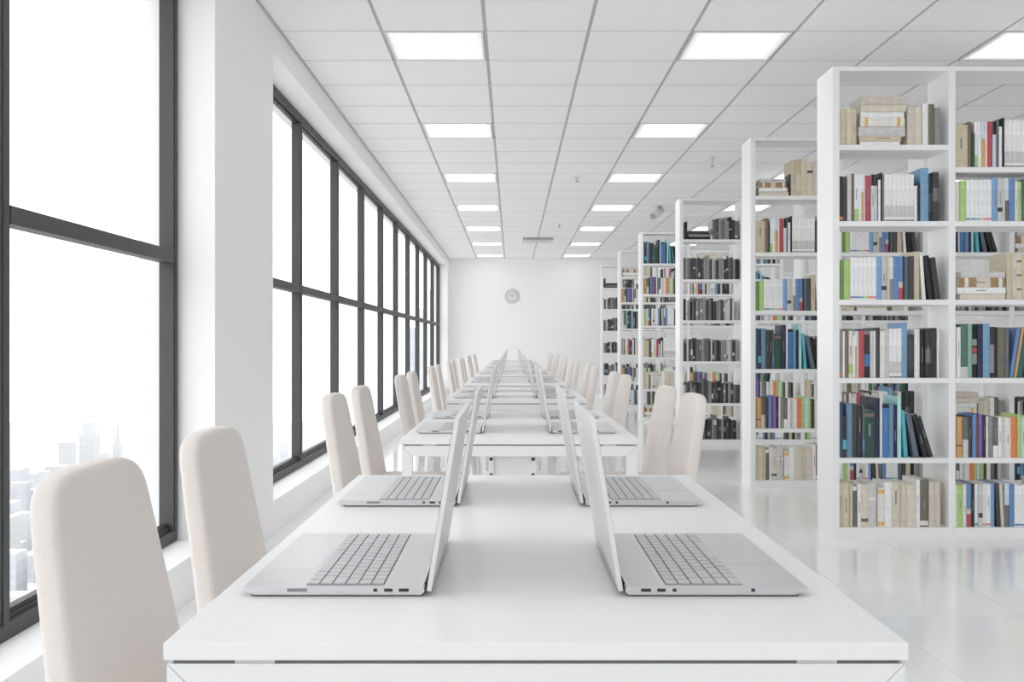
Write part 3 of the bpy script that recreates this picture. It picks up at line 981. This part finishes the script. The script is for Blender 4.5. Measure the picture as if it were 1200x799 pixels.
# ------------------------------------------------------------------ city far outside the windows
GR = -240.0
M_city = mat('pale_concrete', (0.54, 0.55, 0.56), 0.8, noise=(0.02, 0.05))
M_city2 = mat('pale_glass_facade', (0.52, 0.54, 0.56), 0.6, noise=(0.05, 0.08))
M_win = mat('facade_window_band', (0.49, 0.505, 0.52), 0.5)
M_ground = mat('city_ground', (0.50, 0.505, 0.51), 0.9, noise=(0.01, 0.08))
g = struct(bobj('ground', M_ground, None, (-2600, 1500, -600, 3000, GR - 2, GR)))
def tower(x, y, w, d, top, label, mt, setback=0, spire=0, bands=True):
    t = thing('tower_building', label, 'building', (x, y, GR), 0, 'city buildings outside the windows')
    H = top - GR
    b = bmesh.new()
    box(b, -w / 2, w / 2, -d / 2, d / 2, 0, H * (0.86 if setback else 1))
    if setback:
        s = 1 - setback
        box(b, -w / 2 * s, w / 2 * s, -d / 2 * s, d / 2 * s, H * 0.86, H)
    link('wall', mesh('wall', b, mt), t)
    if bands:
        b = bmesh.new()
        nf = int(H / 9)
        e = 0.15
        for k in range(max(1, nf - 22), nf):
            z0 = k * 9 + 2
            if z0 + 5 > H * (0.86 if setback else 1):
                break
            nc = max(2, int(w / 7))
            for c in range(nc):
                x0 = -w / 2 + w * (c + 0.2) / nc; x1 = -w / 2 + w * (c + 0.8) / nc
                box(b, x0, x1, -d / 2 - e, -d / 2 + 0.1, z0, z0 + 5)
            nd = max(2, int(d / 7))
            for c in range(nd):
                y0 = -d / 2 + d * (c + 0.2) / nd; y1 = -d / 2 + d * (c + 0.8) / nd
                box(b, w / 2 - 0.1, w / 2 + e, y0, y1, z0, z0 + 5)
        stuff(link('windows', mesh('windows', b, M_win), t))
    if spire:
        b = bmesh.new(); cyl(b, (0, 0, H), (0, 0, H + spire), w * 0.09, w * 0.02, 8)
        link('spire', mesh('spire', b, mt), t)
    return t
def at_px(u, v, y):
    return (u - 600) / FPX * y, EYE - (v - 402) / FPX * y
PLACED = []
for (u, v, wpx, y, lab, kw) in (
    (105, 494, 18, 1500, 'tallest pale tower with setback top outside the near window', dict(setback=0.3)),
    (138, 512, 9, 1700, 'slim pale tower with a needle spire outside the near window', dict(setback=0.35, spire=60)),
    (79, 518, 15, 1650, 'broad pale tower beside the tallest tower outside the near window', {}),
    (122, 530, 12, 1400, 'short pale tower at the foot of the spired tower', {}),
    (53, 552, 14, 1350, 'pale stepped tower standing alone outside the near window', dict(setback=0.25)),
    (28, 600, 16, 1150, 'bluish tower nearest the first window mullion', {}),
    (150, 545, 10, 1500, 'low pale tower beside the spired tower', {}),
    (333, 520, 9, 1600, 'bluish tower seen through the first pane past the pillar', dict(setback=0.2)),
    (324, 535, 8, 1500, 'low bluish tower beside the pillar', {}),
    (495, 362, 9, 900, 'tall bluish tower seen through the panes nearest the clock wall', dict(setback=0.15)),
    (508, 340, 9, 950, 'tallest bluish tower beyond the panes nearest the clock wall', {}),
    (483, 384, 8, 1000, 'bluish tower beyond the seventh pane', {})):
    x, top = at_px(u, v, y)
    w = wpx / FPX * y
    PLACED.append((x, y, w))
    tower(x, y, w, w * 0.9, top, lab, M_city if u < 300 and u > 40 else M_city2, **kw)
R2 = random.Random(3)
for k in range(170):
    y = R2.uniform(650, 1900)
    u = R2.uniform(-40, 175) if k < 130 else R2.uniform(315, 500)
    h = R2.uniform(15, 70) * (1.4 if R2.random() < 0.2 else 1)
    x = (u - 600) / FPX * y
    w = R2.uniform(14, 34); d = R2.uniform(14, 34)
    vtop = 402 + (EYE - (GR + h)) * FPX / y
    if vtop < 545 or any(abs(x - a) < (w + c) * 0.62 and abs(y - b) < (d + c) * 0.62 for a, b, c in PLACED):
        continue
    PLACED.append((x, y, max(w, d)))
    tower(x, y, w, d, GR + h, 'small pale city block far below outside the windows', R2.choice([M_city, M_city2]), bands=(y < 1300))
